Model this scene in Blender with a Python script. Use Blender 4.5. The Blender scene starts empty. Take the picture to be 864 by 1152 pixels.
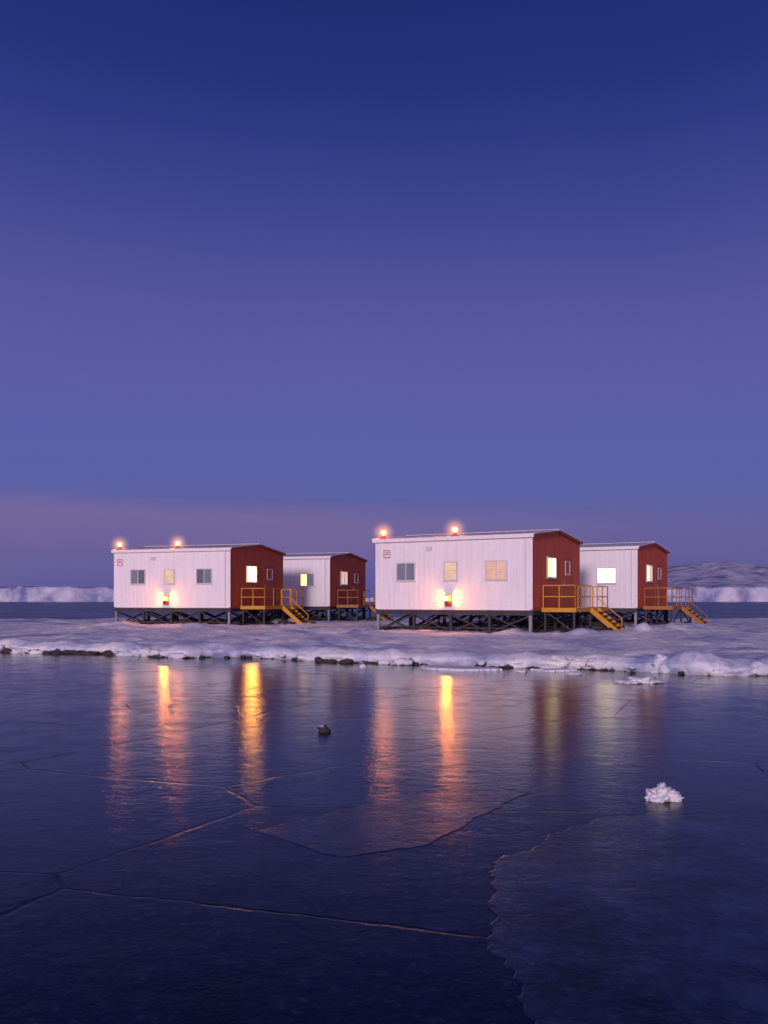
import bpy, math, random
from mathutils import Vector, Matrix, noise
random.seed(7)
scene = bpy.context.scene
scene.view_settings.view_transform='Standard'
scene.view_settings.look='None'
scene.view_settings.exposure=0

# ------------------------------------------------------------ materials
def new_mat(name):
    m=bpy.data.materials.new(name); m.use_nodes=True
    nt=m.node_tree; b=nt.nodes['Principled BSDF']
    return m,nt,b
def N(nt,t,**kw):
    n=nt.nodes.new(t)
    for k,v in kw.items(): setattr(n,k,v)
    return n
def L(nt,a,b): nt.links.new(a,b)
def noise_n(nt,vec,scale,detail=4,rough=.55,dist=0):
    n=N(nt,'ShaderNodeTexNoise'); n.inputs['Scale'].default_value=scale
    n.inputs['Detail'].default_value=detail; n.inputs['Roughness'].default_value=rough
    n.inputs['Distortion'].default_value=dist
    if vec is not None: L(nt,vec,n.inputs['Vector'])
    return n
def ramp(nt,fac,stops,interp='LINEAR'):
    r=N(nt,'ShaderNodeValToRGB'); cr=r.color_ramp; cr.interpolation=interp
    while len(cr.elements)<len(stops): cr.elements.new(0.5)
    for e,(p,c) in zip(cr.elements,stops):
        e.position=p; e.color=(c[0],c[1],c[2],1) if not isinstance(c,(int,float)) else (c,c,c,1)
    if fac is not None: L(nt,fac,r.inputs[0])
    return r
def mixc(nt,fac,a,b,blend='MIX'):
    m=N(nt,'ShaderNodeMix',data_type='RGBA',blend_type=blend)
    for s,v in ((m.inputs[0],fac),(m.inputs[6],a),(m.inputs[7],b)):
        if hasattr(v,'is_output'): L(nt,v,s)
        elif isinstance(v,(int,float)): s.default_value=v
        else: s.default_value=(v[0],v[1],v[2],1)
    return m.outputs[2]
def math_n(nt,op,a,b=0,c=None,clamp=False):
    m=N(nt,'ShaderNodeMath',operation=op); m.use_clamp=clamp
    for i,v in enumerate((a,b,c)):
        if v is None: continue
        if hasattr(v,'is_output'): L(nt,v,m.inputs[i])
        else: m.inputs[i].default_value=v
    return m.outputs[0]
def bump(nt,h,strength,dist,prev=None):
    b=N(nt,'ShaderNodeBump'); b.inputs['Strength'].default_value=strength; b.inputs['Distance'].default_value=dist
    L(nt,h,b.inputs['Height'])
    if prev is not None: L(nt,prev,b.inputs['Normal'])
    return b.outputs[0]

def painted(name,col,rough=.45,var=.12,metal=0,grime=.25):
    m,nt,b=new_mat(name)
    tc=N(nt,'ShaderNodeTexCoord').outputs['Object']
    mp=N(nt,'ShaderNodeMapping'); mp.inputs['Scale'].default_value=(2.2,2.2,.45); L(nt,tc,mp.inputs[0])
    n1=noise_n(nt,mp.outputs[0],1.6,6,.65)
    n2=noise_n(nt,tc,9,5,.6)
    r=ramp(nt,n1.outputs[0],[(.3,1-grime),(.55,1.0)])
    c=mixc(nt,1,col,r.outputs[0],'MULTIPLY')
    r2=ramp(nt,n2.outputs[0],[(.3,1-var),(.7,1.0)])
    c=mixc(nt,1,c,r2.outputs[0],'MULTIPLY')
    L(nt,c,b.inputs['Base Color'])
    rr=ramp(nt,n2.outputs[0],[(.3,rough-.1),(.7,rough+.15)]); L(nt,rr.outputs[0],b.inputs['Roughness'])
    b.inputs['Metallic'].default_value=metal
    return m
M_white=painted('white_panel_paint',(.82,.79,.80),.45,.05,0,.10)
M_trim=painted('white_trim_paint',(.84,.82,.84),.4,.08,0,.1)
M_red=painted('red_panel_paint',(.54,.088,.018),.5,.15,0,.25)
M_redtrim=painted('dark_red_trim',(.36,.05,.018),.5,.15,0,.25)
M_roof=painted('roof_sheet',(.62,.62,.66),.5,.15,0,.2)
M_steel=painted('dark_steel',(.055,.05,.055),.6,.3,.2,.4)
M_galv=painted('galvanised_steel',(.34,.34,.37),.5,.25,.3,.3)
M_yellow=painted('yellow_rail_paint',(.70,.32,.02),.45,.2,0,.25)
M_yellow_shaded=painted('shaded_yellow_rail_paint',(.42,.17,.03),.5,.25,0,.35)  # rail yellow with the duller light on the rear decks painted in
M_grate=painted('deck_grating',(.22,.13,.06),.7,.3,0,.3)
M_winframe=painted('window_frame_paint',(.62,.60,.60),.45,.1,0,.1)
M_signred=painted('sign_red',(.45,.04,.03),.5,.1)
M_base=painted('grey_underfloor',(.10,.09,.10),.6,.2)

def pane(name,col,strength,base=(.03,.035,.05),lo=.85):
    m,nt,b=new_mat(name)
    tc=N(nt,'ShaderNodeTexCoord').outputs['Object']
    n=noise_n(nt,tc,2.3,3,.6)
    r=ramp(nt,n.outputs[0],[(.32,lo),(.6,1.08)])
    sx=N(nt,'ShaderNodeSeparateXYZ'); L(nt,tc,sx.inputs[0])
    w=math_n(nt,'SINE',math_n(nt,'MULTIPLY',sx.outputs[2],95))
    w=math_n(nt,'MULTIPLY_ADD',w,.1,.9)
    c=mixc(nt,1,mixc(nt,1,col,r.outputs[0],'MULTIPLY'),w,'MULTIPLY')
    b.inputs['Base Color'].default_value=(*base,1)
    b.inputs['Roughness'].default_value=.08
    L(nt,c,b.inputs['Emission Color']); b.inputs['Emission Strength'].default_value=strength
    return m
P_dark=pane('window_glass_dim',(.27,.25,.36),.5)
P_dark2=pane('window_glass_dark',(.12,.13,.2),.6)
P_pale=pane('window_glass_pale',(1,.64,.44),.85)
P_warm=pane('window_glass_warm',(1,.54,.42),.80)
P_bright=pane('window_glass_lit',(1,.64,.22),2.6)
P_hot=pane('window_glass_bright',(1,.36,.05),42)
P_white=pane('window_glass_cool_lit',(1,.84,.48),4)

def emis(name,col,s):
    m,nt,b=new_mat(name)
    b.inputs['Base Color'].default_value=(.1,.05,.03,1)
    b.inputs['Emission Color'].default_value=(*col,1); b.inputs['Emission Strength'].default_value=s
    return m
M_bulb=emis('lamp_bulb',(1,.24,.018),820)
M_bulb2=emis('beacon_bulb',(1,.24,.02),210)
def globe_mat():
    m=bpy.data.materials.new('lamp_diffuser_glass'); m.use_nodes=True; nt=m.node_tree
    nt.nodes.clear()
    o=N(nt,'ShaderNodeOutputMaterial'); mx=N(nt,'ShaderNodeMixShader'); t=N(nt,'ShaderNodeBsdfTransparent')
    e=N(nt,'ShaderNodeEmission'); e.inputs[0].default_value=(1,.34,.09,1); e.inputs[1].default_value=2.4
    mx.inputs[0].default_value=.45
    L(nt,t.outputs[0],mx.inputs[1]); L(nt,e.outputs[0],mx.inputs[2]); L(nt,mx.outputs[0],o.inputs[0])
    return m
M_globe=globe_mat()

def halo_mat(center,rad,col,s):  # emission volume imitating a lamp's halo, fading outwards; no real mist
    m=bpy.data.materials.new('lamp_halo_glow'); m.use_nodes=True; nt=m.node_tree
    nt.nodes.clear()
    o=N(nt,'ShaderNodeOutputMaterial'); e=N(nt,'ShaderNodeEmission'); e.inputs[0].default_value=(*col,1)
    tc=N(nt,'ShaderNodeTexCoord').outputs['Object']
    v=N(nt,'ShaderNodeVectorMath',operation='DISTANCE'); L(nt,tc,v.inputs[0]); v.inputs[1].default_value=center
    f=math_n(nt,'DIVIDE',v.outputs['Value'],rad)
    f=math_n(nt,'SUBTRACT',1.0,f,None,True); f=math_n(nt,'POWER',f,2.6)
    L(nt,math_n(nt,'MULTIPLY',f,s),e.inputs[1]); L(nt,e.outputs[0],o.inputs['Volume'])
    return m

# ------------------------------------------------------------ mesh builder
class MB:
    def __init__(s): s.v=[]; s.f=[]
    def box(s,a,b):
        x0,y0,z0=[min(a[i],b[i]) for i in range(3)]; x1,y1,z1=[max(a[i],b[i]) for i in range(3)]
        k=len(s.v)
        s.v+=[(x0,y0,z0),(x1,y0,z0),(x1,y1,z0),(x0,y1,z0),(x0,y0,z1),(x1,y0,z1),(x1,y1,z1),(x0,y1,z1)]
        s.f+=[tuple(k+i for i in q) for q in ((0,3,2,1),(4,5,6,7),(0,1,5,4),(1,2,6,5),(2,3,7,6),(3,0,4,7))]
    def beam(s,p,q,w,h=None,n=4):
        h=h or w; p=Vector(p); q=Vector(q); d=(q-p).normalized()
        up=Vector((0,0,1)) if abs(d.z)<.95 else Vector((1,0,0))
        a=d.cross(up).normalized(); b=a.cross(d).normalized()
        k=len(s.v)
        for base in (p,q):
            for i in range(n):
                if n==4:
                    cx,cy=((-.5,-.5),(.5,-.5),(.5,.5),(-.5,.5))[i]
                else:
                    t=2*math.pi*i/n; cx,cy=.5*math.cos(t),.5*math.sin(t)
                s.v.append(tuple(base+a*cx*w+b*cy*h))
        for i in range(n):
            j=(i+1)%n; s.f.append((k+i,k+j,k+n+j,k+n+i))
        s.f.append(tuple(k+i for i in reversed(range(n)))); s.f.append(tuple(k+n+i for i in range(n)))
    def tube(s,p,q,r): s.beam(p,q,2*r,2*r,8)
    def sphere(s,c,r,nu=14,nv=9,sz=1):
        k=len(s.v)
        for j in range(nv+1):
            ph=math.pi*j/nv
            for i in range(nu):
                t=2*math.pi*i/nu
                s.v.append((c[0]+r*math.sin(ph)*math.cos(t),c[1]+r*math.sin(ph)*math.sin(t),c[2]+r*sz*math.cos(ph)))
        for j in range(nv):
            for i in range(nu):
                i2=(i+1)%nu
                s.f.append((k+j*nu+i,k+(j+1)*nu+i,k+(j+1)*nu+i2,k+j*nu+i2))
    def obj(s,name,mat,parent=None,smooth=False,bevel=0):
        me=bpy.data.meshes.new(name); me.from_pydata(s.v,[],s.f); me.update()
        me.materials.append(mat); me.validate()
        o=bpy.data.objects.new(name,me); scene.collection.objects.link(o)
        if parent: o.parent=parent
        if smooth:
            for p in me.polygons: p.use_smooth=True
        return o

H=2.96; ZF=1.36; RISE=.33
def ribbed(mb,P,length,ztop,pitch=.25,dep=.0045,breaks=()):
    pts=[]; a=0
    while a<length-1e-6:
        e=min(a+pitch,length)
        pts+= [(a,0),(a+ (e-a)*.62,0),(a+(e-a)*.74,-dep),(a+(e-a)*.88,-dep)]
        a=e
    pts.append((length,0))
    for b in breaks:
        for i in range(len(pts)-1):
            if pts[i][0]<b<pts[i+1][0]:
                t=(b-pts[i][0])/(pts[i+1][0]-pts[i][0])
                pts.insert(i+1,(b,pts[i][1]+t*(pts[i+1][1]-pts[i][1]))); break
    k=len(mb.v)
    for a,o in pts:
        mb.v.append(P(a,ZF,o)); mb.v.append(P(a,ztop(a),o))
    for i in range(len(pts)-1):
        mb.f.append((k+2*i,k+2*i+2,k+2*i+3,k+2*i+1))

def cabin(loc,theta,Lh,W,windows,gwin,rail_mat,beacons=(),wall_lamp=None,sign=True,seed=0):
    e=bpy.data.objects.new('modular_cabin',None); scene.collection.objects.link(e)
    e.location=(loc[0],loc[1],0); e.rotation_euler=(0,0,-math.radians(theta))
    z0=ZF; z1=ZF+H; zr=z1+RISE
    F=lambda a,z,o:(-a,-o,z)
    G=lambda a,z,o:(o,a,z)
    Bk=lambda a,z,o:(-a,W+o,z)
    G2=lambda a,z,o:(-Lh-o,a,z)
    gt=lambda a: z1+RISE*(1-abs(a-W/2)/(W/2))
    m=MB(); ribbed(m,F,Lh,lambda a:z1); ribbed(m,Bk,Lh,lambda a:z1); m.obj('long_walls',M_white,e)
    m=MB(); ribbed(m,G,W,gt,.3,.010,(W/2,)); ribbed(m,G2,W,gt,.3,.010,(W/2,)); m.obj('gable_walls',M_red,e)
    m=MB(); m.box((-Lh-.01,-.01,z0-.10),(0.01,W+.01,z0-.002)); m.obj('floor_slab',M_base,e)
    m=MB()
    for x in (-Lh,0):
        for y in (0,W):
            sx=1 if x==0 else -1; sy=-1 if y==0 else 1
            m.box((x-sx*.07,y+sy*.012,z0-.03),(x+sx*.012,y-sy*.002,z1))
    m.box((-Lh+.07,-.015,z0-.06),(-.07,0.0,z0+.05))
    m.obj('corner_trim',M_trim,e)
    m=MB(); m.box((0.001,.0,z0-.06),(.014,W,z0+.05)); m.box((0.001,-.0,z0+.05),(.013,.05,z1-.02)); m.box((0.001,W-.05,z0+.05),(.013,W,z1-.02))
    m.obj('gable_corner_trim',M_redtrim,e)
    m=MB(); ov=.10; th=.07
    sl=RISE/(W/2)
    for sgn in (0,1):
        k=len(m.v)
        ya=-ov if sgn==0 else W+ov; za=z1-sl*ov
        for x in (-Lh-ov,ov):
            m.v+=[(x,ya,za+.006),(x,W/2,zr+.006),(x,W/2,zr+th),(x,ya,za+th)]
        m.f+=[(k,k+1,k+2,k+3),(k+7,k+6,k+5,k+4),(k,k+4,k+5,k+1),(k+3,k+2,k+6,k+7),(k,k+3,k+7,k+4)]
    m.obj('roof',M_roof,e)
    m=MB()
    x=-Lh
    while x<=0.01:
        for ya in (-ov,W+ov):
            m.beam((x,ya,z1-sl*ov+th+.012),(x,W/2,zr+th+.012),.03,.03)
        x+=Lh/10
    m.beam((-Lh-ov,W/2,zr+th+.03),(ov,W/2,zr+th+.03),.22,.03); m.obj('roof_seams',M_roof,e)
    m=MB()
    for ya in (-ov-.02,W+ov+.02):
        m.beam((-Lh-ov,ya,z1-.01),(ov,ya,z1-.01),.035,.15)
    m.obj('eave_fascia',M_trim,e)
    m=MB()
    for x in (ov+.018,-Lh-ov-.018):
        for ya in (-ov,W+ov):
            m.beam((x,ya,z1-sl*ov+.015),(x,W/2,zr+.015),.03,.09)
    m.obj('barge_boards',M_redtrim,e)
    m=MB()
    for x in (ov+.02,-Lh-ov-.02):
        for ya in (-ov,W+ov):
            m.beam((x,ya,z1-sl*ov+.082),(x,W/2,zr+.082),.05,.035)
    m.obj('gable_edge_cap',M_trim,e)
    def window(P,a0,a1,za,zb,mats,name='window'):
        m=MB(); t=.05; fo=.045
        def bx(u0,u1,w0,w1,o0,o1): m.box(P(u0,w0,o0),P(u1,w1,o1))
        bx(a0-t,a0,za-t,zb+t,-.03,fo); bx(a1,a1+t,za-t,zb+t,-.03,fo)
        bx(a0,a1,za-t,za,-.03,fo); bx(a0,a1,zb,zb+t,-.03,fo)
        bx(a0-t-.02,a1+t+.02,za-t-.03,za-t,-.03,fo+.03)
        n=len(mats)
        for i in range(1,n):
            am=a0+(a1-a0)*i/n; bx(am-.02,am+.02,za,zb,-.03,fo-.008)
        m.obj(name+'_frame',M_winframe,e)
        for i,mt in enumerate(mats):
            u0=a0+(a1-a0)*i/n; u1=a0+(a1-a0)*(i+1)/n
            if i>0: u0+=.02
            if i<n-1: u1-=.02
            g=MB(); g.box(P(u0,za,-.02),P(u1,zb,.015)); g.obj(name+'_glass',mt,e)
    for (a0,a1,mats) in windows: window(F,a0,a1,z0+1.22,z0+1.93,mats)
    window(G,1.72,2.75,z0+1.33,z0+2.12,gwin[0],'gable_window')
    m=MB(); m.box((-.02,3.55,z0+.02),(.03,3.60,z0+2.2)); m.box((-.02,4.85,z0+.02),(.03,4.90,z0+2.2)); m.box((-.02,3.60,z0+2.15),(.03,4.85,z0+2.2))
    m.obj('door_frame',M_redtrim,e)
    m=MB(); m.box((-.02,3.60,z0+.03),(.02,4.85,z0+2.15)); m.obj('door',M_red,e)
    m=MB(); m.beam((.06,3.72,z0+1.0),(.06,3.72,z0+1.16),.025); m.box((.02,3.7,z0+.98),(.06,3.74,z0+1.01)); m.obj('door_handle',M_galv,e)
    window(G,4.05,4.60,z0+1.52,z0+2.02,gwin[1],'door_window')
    if sign:
        a=6.72; zc=z0+2.36
        m=MB(); m.box(F(a-.17,zc-.17,.001),F(a+.17,zc+.17,.018)); m.obj('sign_panel',M_trim,e)
        m=MB()
        for (u0,u1,w0,w1) in ((-.17,.17,.135,.17),(-.17,.17,-.17,-.135),(-.17,-.135,-.135,.135),(.135,.17,-.135,.135),(-.09,.09,-.03,.01),(-.09,.09,.05,.08)):
            m.box(F(a+u0,zc+w0,.019),F(a+u1,zc+w1,.024))
        m.obj('sign_marking',M_signred,e)
    m=MB(); m.tube((-.28,-.03,z0),(-.28,-.03,z1-.1),.018)
    m.box((-4.75,-.06,z0+2.45),(-4.5,0,z0+2.62)); m.obj('conduit_and_vent',M_winframe,e)
    m=MB()
    for y in (.08,W/2,W-.08): m.beam((-Lh,y,z0-.19),(0,y,z0-.19),.12,.17)
    nx=5
    for i in range(nx):
        x=-Lh+.1+(Lh-.2)*i/(nx-1); m.beam((x,.15,z0-.2),(x,W-.15,z0-.2),.1,.12)
    m.obj('base_beams',M_steel,e)
    m=MB(); ml=MB(); zb=z0-.27; zg=.22
    ys=(.08,W/2,W-.08)
    for i in range(nx):
        x=-Lh+.1+(Lh-.2)*i/(nx-1)
        for y in ys:
            tgt=ml if (y==.08 and i in (0,nx-1)) else m
            tgt.beam((x,y,zg),(x,y,zb),.12); m.box((x-.2,y-.2,.2),(x+.2,y+.2,.37))
        if i<nx-1:
            x2=-Lh+.1+(Lh-.2)*(i+1)/(nx-1)
            for y in ys:
                m.beam((x,y-.03,zg+.15),(x2,y-.03,zb-.02),.055); m.beam((x,y+.03,zb-.02),(x2,y+.03,zg+.15),.055)
                m.beam((x,y,.55),(x2,y,.55),.05)
        for j in range(2):
            m.beam((x+.03,ys[j],zg+.15),(x+.03,ys[j+1],zb),.055); m.beam((x-.03,ys[j],zb),(x-.03,ys[j+1],zg+.15),.055)
    m.obj('support_bracing',M_steel,e); ml.obj('support_legs',M_galv,e)
    D=1.45; y0,y1=1.0,5.6
    m=MB(); m.box((.03,y0,z0-.07),(D,y1,z0-.02)); m.obj('deck_floor',M_grate,e)
    r=MB()
    r.box((.03,y0-.03,z0-.14),(D+.03,y0,z0+.04)); r.box((D,y0,z0-.14),(D+.03,y1,z0+.04)); r.box((.03,y1,z0-.14),(D+.03,y1+.03,z0+.04))
    def rail(p,q,n,zp=z0,zq=z0,h=.95):
        for i in range(n+1):
            t=i/n; x=p[0]+(q[0]-p[0])*t; y=p[1]+(q[1]-p[1])*t; z=zp+(zq-zp)*t
            r.beam((x,y,z-.1),(x,y,z+h),.042)
        for hh in (h,h*.52): r.beam((p[0],p[1],zp+hh),(q[0],q[1],zq+hh),.04)
    rail((.1,y0),(D,y0),2); rail((D,y0),(D,3.0),2); rail((D,4.0),(D,y1),2); rail((D,y1),(.1,y1),2)
    xe=D+1.15; zg=.38
    for y in (3.0,4.0):
        r.beam((D+.02,y,z0-.05),(xe,y,zg),.05,.2)
    y=4.0
    r.beam((D,y,z0+.45),(xe-.05,y,zg+.5),.035); r.beam((xe-.08,y,zg),(xe-.08,y,zg+.52),.035)
    r.obj('railing_and_stringers',rail_mat,e)
    m=MB()
    for i in range(1,6):
        t=i/6; x=D+.02+(xe-D)*t; z=z0-.05+(zg-z0+.05)*t+.05
        m.box((x-.13,3.03,z-.015),(x+.13,3.97,z+.015))
    m.obj('stair_treads',M_grate,e)
    m=MB()
    for x in (.15,D-.08):
        for y in (y0+.1,(y0+y1)/2,y1-.1):
            m.beam((x,y,.2),(x,y,z0-.07),.09)
    m.beam((D-.08,y0+.1,.4),(D-.08,(y0+y1)/2,z0-.1),.05); m.beam((D-.08,y1-.1,.4),(D-.08,(y0+y1)/2,z0-.1),.05); m.beam((.15,y0+.1,z0-.1),(D-.08,y0+.1,.4),.05)
    m.obj('deck_supports',M_steel,e)
    for a in beacons:
        x=-a; y=.12; zb=z1+.05
        m=MB(); m.box((x-.13,y-.13,zb-.03),(x+.13,y+.13,zb+.08)); m.tube((x,y,zb+.08),(x,y,zb+.2),.10)
        m.tube((x,y,zb+.46),(x,y,zb+.50),.04)
        for k in range(4):
            t=math.pi/4+k*math.pi/2; m.tube((x+.15*math.cos(t),y+.15*math.sin(t),zb+.17),(x+.04*math.cos(t),y+.04*math.sin(t),zb+.48),.005)
        m.obj('beacon_base',M_signred,e)
        m=MB(); m.sphere((x,y,zb+.31),.095); m.obj('beacon_bulb',M_bulb2,e,True)
        m=MB(); m.sphere((x,y,zb+.31),.14); m.obj('beacon_globe',M_globe,e,True)
        m=MB(); m.sphere((x,y,zb+.31),.65,20,14); m.obj('beacon_halo',halo_mat((x,y,zb+.31),.65,(1,.38,.10),3.4),e,True)  # added glow sphere that paints the halo around the beacon
    if wall_lamp:
        a=wall_lamp; z=z0+.38
        m=MB(); m.box(F(a-.13,z-.28,.0),F(a+.13,z-.1,.18)); m.tube(F(a,z-.1,.22),F(a,z-.04,.22),.07)
        m.box(F(a-.14,z-.1,.02),F(a+.14,z+.2,.06)); m.box(F(a-.14,z+.2,.0),F(a+.14,z+.22,.22)); m.box(F(a-.07,z-.16,.18),F(a+.07,z-.1,.29)); m.obj('wall_lamp_box_and_added_shield',M_signred,e)  # includes a back plate added to shield the wall from the bulb's glow
        m=MB(); m.sphere(F(a,z+.04,.22),.085); m.obj('wall_lamp_bulb',M_bulb,e,True)
        m=MB(); m.sphere(F(a,z+.04,.22),.105); m.obj('wall_lamp_globe',M_globe,e,True)
    return e

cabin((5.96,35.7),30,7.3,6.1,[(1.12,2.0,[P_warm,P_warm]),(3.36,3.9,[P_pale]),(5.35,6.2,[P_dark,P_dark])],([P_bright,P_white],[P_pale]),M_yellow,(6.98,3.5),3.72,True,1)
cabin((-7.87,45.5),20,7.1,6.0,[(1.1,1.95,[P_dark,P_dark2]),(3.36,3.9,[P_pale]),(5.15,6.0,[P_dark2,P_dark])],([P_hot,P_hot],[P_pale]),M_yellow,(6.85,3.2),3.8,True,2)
cabin((-3.32,54.5),20,7.1,6.0,[(1.1,1.95,[P_dark,P_bright]),(3.36,3.9,[P_pale]),(5.15,6.0,[P_dark,P_dark])],([P_pale,P_pale],[P_dark]),M_yellow_shaded,(),None,False,3)
cabin((12.57,44.1),31,7.3,6.1,[(1.1,2.0,[P_white,P_white]),(3.36,3.9,[P_pale]),(5.15,6.0,[P_dark,P_dark])],([P_bright,P_pale],[P_pale]),M_yellow_shaded,(),None,False,4)

# ------------------------------------------------------------ snow ground
SH=[(-200,60),(-60,38),(-25,32.5),(-11.3,29.3),(-8.2,27.5),(-5.2,26.7),(-2.2,25.4),(.4,23.8),(2.9,22.8),(4.9,22.4),(6.5,21.2),(7.8,20.3),(12,19.5),(25,17),(60,14),(200,5)]
def shore(x):
    for (xa,ya),(xb,yb) in zip(SH,SH[1:]):
        if xa<=x<=xb:
            t=(x-xa)/(xb-xa); y=ya+(yb-ya)*t; break
    return y+.7*noise.noise(Vector((x*.4,3.1,0)))+.35*noise.noise(Vector((x*1.3,7.7,0)))+.12*noise.noise(Vector((x*4.6,1.7,0)))
MOUNDS=[(10.2,35.2,.42,.45),(7.55,33.7,.22,.6),(-.95,35.6,.16,.7),(5.4,36.0,.1,.6),(-5.4,49.5,.3,.9),(14.2,42,.2,1.2),(-12.5,40,.12,1.5),(2.3,29,.06,1.5),(7.5,21.4,.12,.5),(-1.7,26.3,.08,.6),(11.5,37,.2,1),(-9,43,.14,1),(-3.5,38,.10,1.4),(-14,47,.2,1.3),(-6.5,29.5,.08,.8),(-9.5,31,.1,.9),(12.8,39,.25,.6),(9,38,.2,.5)]
def hgt(x,y):
    v=Vector((x*.25,y*.25,0))
    h=.36+.12*noise.noise(v)+.065*noise.noise(v*3.3)+.04*noise.noise(v*8)+.022*noise.noise(v*19)
    rd=1-abs(noise.noise(Vector((x*.22+5,y*.7,2)))); h+=.14*max(0,rd-.75)*4*.5
    for mx,my,mh,mr in MOUNDS:
        d2=((x-mx)**2+(y-my)**2)/(mr*mr)
        if d2<6: h+=mh*math.exp(-d2**1.5)*(1+.5*noise.noise(Vector((x*3,y*3,4))))
    return h
xs=[]; x=-200
while x<200:
    xs.append(x)
    ax=abs(x); x+= .08 if -15<x<15 else (.5 if ax<45 else 6)
edge=[(.25,-.3),(.06,-.02),(.0,.04),(-.06,.11),(-.07,.18)]
lst=[0.0,.06,.13,.2,.3,.42,.55]
v=.7
while v<38:
    lst.append(v); v+= .12 if v<4 else (.2 if v<16 else .35)
m=MB(); ncol=len(xs)
nr=len(edge)+len(lst)+2
for x in xs:
    s=shore(x); hn=noise.noise(Vector((x*.5,11,0)))+.7*noise.noise(Vector((x*1.7,13,0))); hf=.98+.45*hn
    for dv,z in edge: 
        w=.12*noise.noise(Vector((x*2.6,z*9,5)))+.06*noise.noise(Vector((x*9,z*15,6)))
        m.v.append((x,s+dv+w,z if z<0.05 else z*hf))
    farf=62+3*noise.noise(Vector((x*.15,9,9)))
    span=farf-(s)
    for v in lst:
        if v>4: y=s+4+(v-4)*((span-4)/34.0)
        else: y=s+v
        k=1-math.exp(-(v+.03)/.24)
        h=hgt(x,y); lipb=.06*math.exp(-((v-.35)/.3)**2)*(1+1.2*hn)
        lo=math.exp(-v/2.5)
        m.v.append((x,y,(.20*hf)*(1-k)+k*h*(1-lo*.20*(1-.9*hn))+lipb))
    m.v.append((x,farf+.6,.1)); m.v.append((x,farf+1.2,-.3))
for i in range(ncol-1):
    for j in range(nr-1):
        m.f.append((i*nr+j,(i+1)*nr+j,(i+1)*nr+j+1,i*nr+j+1))
def snow_mat(name='snow',dirt=True):
    mt,nt,b=new_mat(name)
    tc=N(nt,'ShaderNodeTexCoord').outputs['Object']
    n1=noise_n(nt,tc,.55,6,.6,.4); n2=noise_n(nt,tc,3.2,6,.65); n3=noise_n(nt,tc,18,4,.6)
    c=ramp(nt,n1.outputs[0],[(.36,(.36,.41,.64)),(.47,(.66,.69,.84)),(.60,(.88,.87,.89))])
    col=c.outputs[0]
    if dirt:
        d=ramp(nt,n2.outputs[0],[(.60,0.0),(.72,.5)])
        col=mixc(nt,d.outputs[0],col,(.30,.31,.42))
    else:
        col=mixc(nt,.5,col,(.84,.85,.89))
    L(nt,col,b.inputs['Base Color'])
    r=ramp(nt,n1.outputs[0],[(.36,.35),(.5,.7)]); L(nt,r.outputs[0],b.inputs['Roughness'])
    p=bump(nt,n2.outputs[0],.9,.09); p=bump(nt,n3.outputs[0],.6,.02,p); L(nt,p,b.inputs['Normal'])
    return mt
M_snow=snow_mat('snow')
M_snowc=snow_mat('clean_snow',False)
m.obj('snow_ground',M_snow,None,True)

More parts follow.
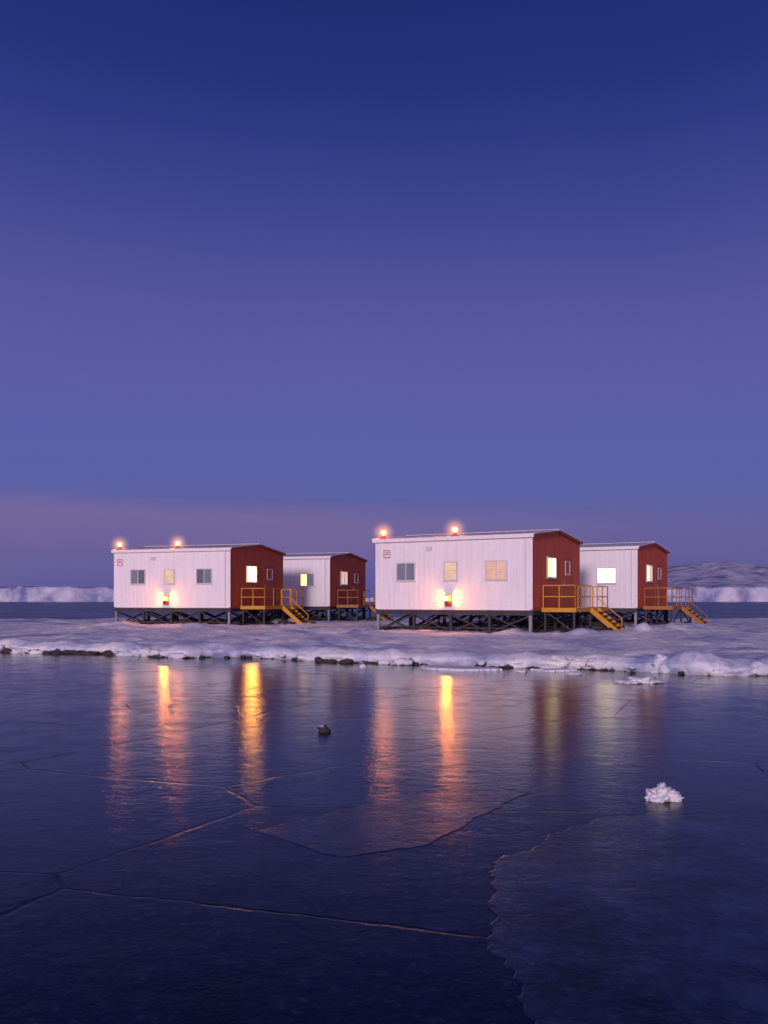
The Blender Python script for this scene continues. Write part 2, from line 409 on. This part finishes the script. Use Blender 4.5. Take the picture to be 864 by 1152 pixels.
# ------------------------------------------------------------ sea
def sea_mat():
    mt,nt,b=new_mat('dark_icy_water')
    tc=N(nt,'ShaderNodeTexCoord').outputs['Object']
    sp=N(nt,'ShaderNodeSeparateXYZ'); L(nt,tc,sp.inputs[0])
    far=ramp(nt,math_n(nt,'DIVIDE',sp.outputs[1],200),[(.26,0.0),(.33,1.0)]).outputs[0]
    wn=noise_n(nt,tc,1.1,6,.62)
    vm=N(nt,'ShaderNodeVectorMath',operation='MULTIPLY_ADD'); L(nt,wn.outputs['Color'],vm.inputs[0]); vm.inputs[1].default_value=(.20,.20,0); L(nt,tc,vm.inputs[2])
    def cells(sx,sy,rot,rand):
        mp=N(nt,'ShaderNodeMapping'); mp.inputs['Scale'].default_value=(sx,sy,1); mp.inputs['Rotation'].default_value=(0,0,rot); L(nt,vm.outputs[0],mp.inputs[0])
        vo=N(nt,'ShaderNodeTexVoronoi',feature='DISTANCE_TO_EDGE'); vo.inputs['Scale'].default_value=1; vo.inputs['Randomness'].default_value=rand; L(nt,mp.outputs[0],vo.inputs['Vector'])
        vc=N(nt,'ShaderNodeTexVoronoi',feature='F1'); vc.inputs['Scale'].default_value=1; vc.inputs['Randomness'].default_value=rand; L(nt,mp.outputs[0],vc.inputs['Vector'])
        sc=N(nt,'ShaderNodeSeparateColor'); L(nt,vc.outputs['Color'],sc.inputs[0])
        return vo.outputs['Distance'],sc.outputs[0],sc.outputs[1]
    d1,c1,c1b=cells(.24,.36,.42,.42)
    d2,c2,c2b=cells(.62,.80,-.2,.8)
    k1=ramp(nt,d1,[(.0,1.0),(.0075,0.0)]).outputs[0]
    k2=ramp(nt,d2,[(.0,.5),(.009,0.0)]).outputs[0]
    k2=math_n(nt,'MULTIPLY',k2,math_n(nt,'GREATER_THAN',c1b,.5))
    crack=math_n(nt,'MAXIMUM',k1,k2)
    br=noise_n(nt,tc,.8,3,.5)   # seams fade in and out
    crack=math_n(nt,'MULTIPLY',crack,ramp(nt,br.outputs[0],[(.40,.35),(.56,.95)]).outputs[0])
    big=noise_n(nt,tc,.35,5,.6); mid=noise_n(nt,tc,1.8,8,.68); fine=noise_n(nt,tc,12,5,.65)
    icef=math_n(nt,'ADD',big.outputs[0],math_n(nt,'ADD',math_n(nt,'MULTIPLY_ADD',c1,.50,-.25),math_n(nt,'MULTIPLY_ADD',c2,.12,-.06)))
    ice=ramp(nt,icef,[(.46,0.0),(.54,1.0)]).outputs[0]
    tex=ramp(nt,mid.outputs[0],[(.44,0.0),(.56,1.0)]).outputs[0]
    icet=math_n(nt,'MULTIPLY',math_n(nt,'MULTIPLY_ADD',ice,.75,.25),tex)
    col=mixc(nt,icet,(.0005,.0015,.008),(.004,.011,.042))
    frost=ramp(nt,fine.outputs[0],[(.54,0.0),(.68,1.0)]).outputs[0]
    col=mixc(nt,math_n(nt,'MULTIPLY',frost,icet),col,(.028,.05,.12))
    col=mixc(nt,math_n(nt,'MULTIPLY',crack,.8),col,(.002,.003,.008))
    L(nt,col,b.inputs['Base Color'])
    rg=math_n(nt,'MULTIPLY_ADD',icet,.13,.012)
    rg=math_n(nt,'MULTIPLY_ADD',crack,.3,rg)
    rg=math_n(nt,'MULTIPLY_ADD',far,.2,rg)
    L(nt,rg,b.inputs['Roughness'])
    sl=math_n(nt,'MULTIPLY_ADD',icet,-.20,.38)
    sl=math_n(nt,'MULTIPLY_ADD',crack,-.2,sl,True)
    L(nt,sl,b.inputs['Specular IOR Level'])
    b.inputs['IOR'].default_value=1.33
    hh=math_n(nt,'MULTIPLY_ADD',crack,-.4,mid.outputs[0])
    p=bump(nt,big.outputs[0],.20,.05)
    p=bump(nt,hh,.24,.03,p); p=bump(nt,fine.outputs[0],.26,.008,p)
    L(nt,p,b.inputs['Normal'])
    return mt
M_sea=sea_mat()
m=MB(); m.v=[(-6000,-60,0),(6000,-60,0),(6000,7000,0),(-6000,7000,0)]; m.f=[(0,1,2,3)]
m.obj('sea_water',M_sea)

def ice_mat():
    mt,nt,b=new_mat('thin_sea_ice')
    tc=N(nt,'ShaderNodeTexCoord').outputs['Object']
    n1=noise_n(nt,tc,1.6,8,.68,.3); n2=noise_n(nt,tc,9,6,.7)
    c=ramp(nt,n1.outputs[0],[(.38,(.002,.006,.022)),(.50,(.008,.020,.065)),(.62,(.030,.055,.14))])
    fr=ramp(nt,n2.outputs[0],[(.52,0.0),(.68,.5)]).outputs[0]
    L(nt,mixc(nt,fr,c.outputs[0],(.045,.075,.17)),b.inputs['Base Color'])
    r=ramp(nt,n2.outputs[0],[(.35,.10),(.65,.28)]); L(nt,r.outputs[0],b.inputs['Roughness'])
    p=bump(nt,n1.outputs[0],.35,.03); p=bump(nt,n2.outputs[0],.4,.010,p); L(nt,p,b.inputs['Normal'])
    b.inputs['IOR'].default_value=1.31; b.inputs['Specular IOR Level'].default_value=.34
    return mt
M_ice=ice_mat()
def plate(name,poly,h=.02,mat=None,jit=.06,seed=0):
    pts=[]
    n=len(poly)
    for i in range(n):
        a=Vector(poly[i]); b=Vector(poly[(i+1)%n]); k=max(2,int((b-a).length/.04))
        for j in range(k):
            p=a.lerp(b,j/k); q=Vector((p.x*2+seed,p.y*2,0))
            f=jit*(noise.noise(q)*1.6+noise.noise(q*4)*.8+noise.noise(q*11)*.4)
            d=(b-a).normalized(); pts.append((p.x-d.y*f,p.y+d.x*f))
    m=MB(); k=len(pts)
    for z,s in ((-.03,0),(h*.6,0),(h,.012)):
        cx=sum(p[0] for p in pts)/k; cy=sum(p[1] for p in pts)/k
        for p in pts: 
            dv=Vector((cx-p[0],cy-p[1])); l=dv.length or 1
            m.v.append((p[0]+dv.x/l*s,p[1]+dv.y/l*s,z))
    for r in range(2):
        for i in range(k): j=(i+1)%k; m.f.append((r*k+i,r*k+j,(r+1)*k+j,(r+1)*k+i))
    m.f.append(tuple(2*k+i for i in range(k)))
    return m.obj(name,mat or M_ice)
plate('ice_floe',[(.75,6.0),(1.0,6.25),(1.45,6.85),(1.95,7.15),(2.9,7.4),(4.2,7.5),(5,5.5),(3.5,3.0),(2.0,2.2),(.9,2.8),(.5,4.4)],.007,None,.08)
plate('ice_floe',[(-.95,6.7),(-.2,7.5),(.7,8.2),(1.35,8.1),(.75,7.1),(.3,6.3),(-.3,6.0)],.004,None,.03,5)
plate('ice_floe',[(1.0,23.0),(2.8,22.2),(2.9,21.7),(1.9,21.6),(.9,22.2)],.05,M_snowc,.1,3)
plate('ice_floe',[(3.6,21.9),(4.6,22.0),(4.7,21.6),(3.9,21.4)],.04,M_snowc,.1,8)

def lump(mb,c,rx,ry,rz,seed,amp=.35,sub=12):
    k=len(mb.v); nu=sub*2; nv=sub
    for j in range(nv+1):
        ph=math.pi*j/nv
        for i in range(nu):
            t=2*math.pi*i/nu
            d=Vector((math.sin(ph)*math.cos(t),math.sin(ph)*math.sin(t),math.cos(ph)))
            f=1+amp*noise.noise(d*1.5+Vector((seed,0,0)))+amp*.6*noise.noise(d*3.7+Vector((0,seed,0)))+amp*.35*noise.noise(d*9+Vector((0,0,seed)))
            mb.v.append((c[0]+d.x*rx*f,c[1]+d.y*ry*f,c[2]+d.z*rz*f))
    for j in range(nv):
        for i in range(nu):
            i2=(i+1)%nu; mb.f.append((k+j*nu+i,k+(j+1)*nu+i,k+(j+1)*nu+i2,k+j*nu+i2))
def lumpobj(name,items,mat):
    m=MB()
    for it in items: lump(m,*it)
    return m.obj(name,mat,None,True)
lumpobj('ice_chunk',[((2.42,7.75,.03),.12,.10,.080,1,.8,26),((2.51,7.72,.02),.06,.06,.05,4,.8,16),((2.33,7.74,.02),.05,.05,.04,9,.8,16),((2.44,7.76,.08),.05,.05,.03,19,.8,16)],M_snowc)
lumpobj('ice_chunk',[((5.35,18.6,.03),.33,.3,.10,2,.7,20)],M_snowc)
lumpobj('ice_chunk',[((6.75,21.35,.12),.36,.3,.24,6,.7,20)],M_snowc)
lumpobj('ice_chunk',[((-.55,22.9,.02),.09,.08,.05,3,.5),((3.3,21.3,.02),.12,.1,.04,5,.5),((4.4,20.6,.02),.2,.1,.03,12,.5)],M_snowc)
R=random.Random(3)
its=[]
for i in range(70):
    x=R.uniform(-14,13); r=.11*R.uniform(.4,1.6)
    its.append(((x,shore(x)+R.uniform(-.25,.3),R.uniform(0,.16)),r*1.8,r*1.2,r*.8,R.uniform(0,99),.7,8))
lumpobj('shore_snow_lumps',its,M_snowc)
def rock_mat():
    mt,nt,b=new_mat('dark_rock')
    tc=N(nt,'ShaderNodeTexCoord').outputs['Object']
    n=noise_n(nt,tc,5,7,.7)
    c=ramp(nt,n.outputs[0],[(.3,(.012,.011,.014)),(.6,(.06,.05,.055)),(.75,(.13,.11,.11))]); L(nt,c.outputs[0],b.inputs['Base Color'])
    b.inputs['Roughness'].default_value=.7; L(nt,bump(nt,n.outputs[0],.8,.04),b.inputs['Normal'])
    return mt
M_rock=rock_mat()
lumpobj('stone',[((-.80,11.72,.02),.07,.06,.055,3,.7,14),((-.74,11.70,.01),.035,.035,.03,8,.7,10)],M_rock)
lumpobj('ice_chunk',[((-.82,11.70,.072),.035,.03,.016,3,.4)],M_snowc)
its=[]
for x0,x1,n,s in ((-12.5,-8.3,55,.10),(-2.6,-.7,34,.07),(-8,-3,25,.045),(-.7,1.2,22,.05),(2.4,3.9,24,.05),(5,7.5,10,.04),(8,16,12,.06),(-30,-12.5,60,.12)):
    for i in range(n):
        x=R.uniform(x0,x1); r=s*R.uniform(.4,1.5)
        its.append(((x,shore(x)-R.uniform(-.06,.14),R.uniform(-.02,.05)),r*1.5,r,r*.7,R.uniform(0,99),.5,6))
lumpobj('shore_rocks',its,M_rock)
its=[]
for (cx,cy,th,Lc,Wc,n) in ((5.96,35.7,30,7.3,6.1,150),(-7.87,45.5,20,7.1,6,110),(-3.32,54.5,20,7.1,6,60),(12.57,44.1,31,7.3,6.1,80)):
    t=math.radians(th)
    for i in range(n):
        a=R.uniform(-.3,Lc); s=R.uniform(.3,Wc+.5)
        if R.random()<.2: a=-R.uniform(.1,2.5); s=R.uniform(1.3,5)
        x=cx-a*math.cos(t)+s*math.sin(t); y=cy+a*math.sin(t)+s*math.cos(t); r=.2*R.uniform(.4,1.5)
        its.append(((x,y,hgt(x,y)-.02),r*1.3,r*1.1,r*.7,R.uniform(0,99),.5,5))
lumpobj('rocks',its,M_rock)

# ------------------------------------------------------------ hills
def hills():
    m=MB(); nx,ny=700,70
    def sm(t): t=min(1,max(0,t)); return t*t*(3-2*t)
    for i in range(nx):
        x=-900+1800*i/(nx-1)
        y0=575+18*noise.noise(Vector((x*.012,0,0)))+9*noise.noise(Vector((x*.06,2,0)))
        for j in range(ny):
            t=j/(ny-1); y=y0-6+ 16*min(1,t*4)+ 620*max(0,t-.25)**1.3
            n=noise.noise(Vector((x*.006,y*.004,1)))*.5+noise.noise(Vector((x*.02,y*.012,3)))*.3+noise.noise(Vector((x*.07,y*.05,5)))*.08
            front=sm((y-y0)/5)
            back=sm((y-700)/260)
            hl=10+2.2*noise.noise(Vector((x*.015,4,0)))+1.3*noise.noise(Vector((x*.09,4,2)))
            rt=math.exp(-((x-345)/90)**2)*27+math.exp(-((x-560)/120)**2)*22+math.exp(-((x+620)/160)**2)*12
            z=front*max(2,hl+.006*(y-y0))+back*rt*(1+.6*n)
            z*= .35+.65*min(1,abs(x+10)/140)
            m.v.append((x,y,z-.6))
    for i in range(nx-1):
        for j in range(ny-1): m.f.append((i*ny+j,(i+1)*ny+j,(i+1)*ny+j+1,i*ny+j+1))
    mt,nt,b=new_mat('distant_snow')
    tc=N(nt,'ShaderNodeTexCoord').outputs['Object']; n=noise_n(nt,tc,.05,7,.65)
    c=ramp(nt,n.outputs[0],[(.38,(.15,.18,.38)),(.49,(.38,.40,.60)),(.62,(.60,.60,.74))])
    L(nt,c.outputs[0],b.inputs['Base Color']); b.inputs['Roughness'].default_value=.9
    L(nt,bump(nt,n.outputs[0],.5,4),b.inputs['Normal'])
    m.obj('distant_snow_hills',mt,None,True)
hills()

# ------------------------------------------------------------ sky
def lin(c): return tuple(((v/255)/12.92 if v/255<=.04045 else ((v/255+.055)/1.055)**2.4) for v in c)
w=bpy.data.worlds.new('World'); scene.world=w; w.use_nodes=True; nt=w.node_tree; nt.nodes.clear()
out=N(nt,'ShaderNodeOutputWorld'); bg=N(nt,'ShaderNodeBackground'); L(nt,bg.outputs[0],out.inputs[0])
tc=N(nt,'ShaderNodeTexCoord').outputs['Generated']; s=N(nt,'ShaderNodeSeparateXYZ'); L(nt,tc,s.inputs[0])
z=s.outputs[2]
cn=noise_n(nt,tc,1.3,3,.5)
zz=math_n(nt,'ADD',z,math_n(nt,'MULTIPLY_ADD',cn.outputs[0],.10,-.05))
r=ramp(nt,zz,[(0.0,lin((68,80,150))),(.035,lin((78,84,150))),(.075,lin((93,86,150))),(.125,lin((82,90,162))),(.18,lin((80,89,165))),(.265,lin((92,85,158))),(.35,lin((74,76,150))),(.43,lin((50,62,138))),(.52,lin((26,42,121))),(.7,lin((12,24,84))),(1,lin((8,16,60)))],'B_SPLINE')
col=r.outputs[0]
mp=N(nt,'ShaderNodeMapping'); mp.inputs['Scale'].default_value=(2.2,2.2,14); L(nt,tc,mp.inputs[0])
cl=noise_n(nt,mp.outputs[0],1.6,7,.58,.5)
edgez=math_n(nt,'MULTIPLY_ADD',cl.outputs[0],.06,math_n(nt,'MULTIPLY_ADD',s.outputs[0],.03,z))
band=ramp(nt,edgez,[(.0,.3),(.06,.6),(.120,1.0),(.140,0.0)]).outputs[0]
side=ramp(nt,math_n(nt,'ADD',s.outputs[0],.1),[(.0,1.0),(.50,0.15)]).outputs[0]
wisp=ramp(nt,cl.outputs[0],[(.35,.7),(.62,1.1)]).outputs[0]
cf=math_n(nt,'MULTIPLY',math_n(nt,'MULTIPLY',band,wisp),math_n(nt,'MULTIPLY',side,.6))
col=mixc(nt,cf,col,lin((122,100,153)))
back=math_n(nt,'POWER',math_n(nt,'MAXIMUM',math_n(nt,'MULTIPLY',s.outputs[1],-1),0.0),1.3)
low=ramp(nt,z,[(0.0,1.0),(.25,.7),(.6,.15),(.9,0.0)]).outputs[0]
gf=math_n(nt,'MULTIPLY',back,low)
glow=mixc(nt,gf,(0,0,0),(.95,.60,.80))
col=mixc(nt,1,col,glow,'ADD')
sk=N(nt,'ShaderNodeTexSky'); sk.sky_type='NISHITA'; sk.sun_disc=False; sk.sun_elevation=math.radians(4); sk.sun_rotation=math.radians(180)
L(nt,mixc(nt,.006,col,sk.outputs[0],'ADD'),bg.inputs[0]); bg.inputs[1].default_value=1
ld=bpy.data.lights.new('sun','SUN'); ld.energy=1.85; ld.angle=math.radians(9); ld.color=(1,.77,.82)
lo=bpy.data.objects.new('sun',ld); scene.collection.objects.link(lo)
d=Vector((.32,1,-math.tan(math.radians(14)))); lo.rotation_euler=d.to_track_quat('-Z','Y').to_euler()

# ------------------------------------------------------------ camera
cd=bpy.data.cameras.new('camera'); co=bpy.data.objects.new('camera',cd); scene.collection.objects.link(co)
cd.sensor_fit='VERTICAL'; cd.sensor_height=36; cd.lens=1000/1152*36; cd.shift_y=98/1152; cd.clip_end=20000
co.location=(0,0,1.75); co.rotation_euler=(math.radians(90),0,0)
scene.camera=co
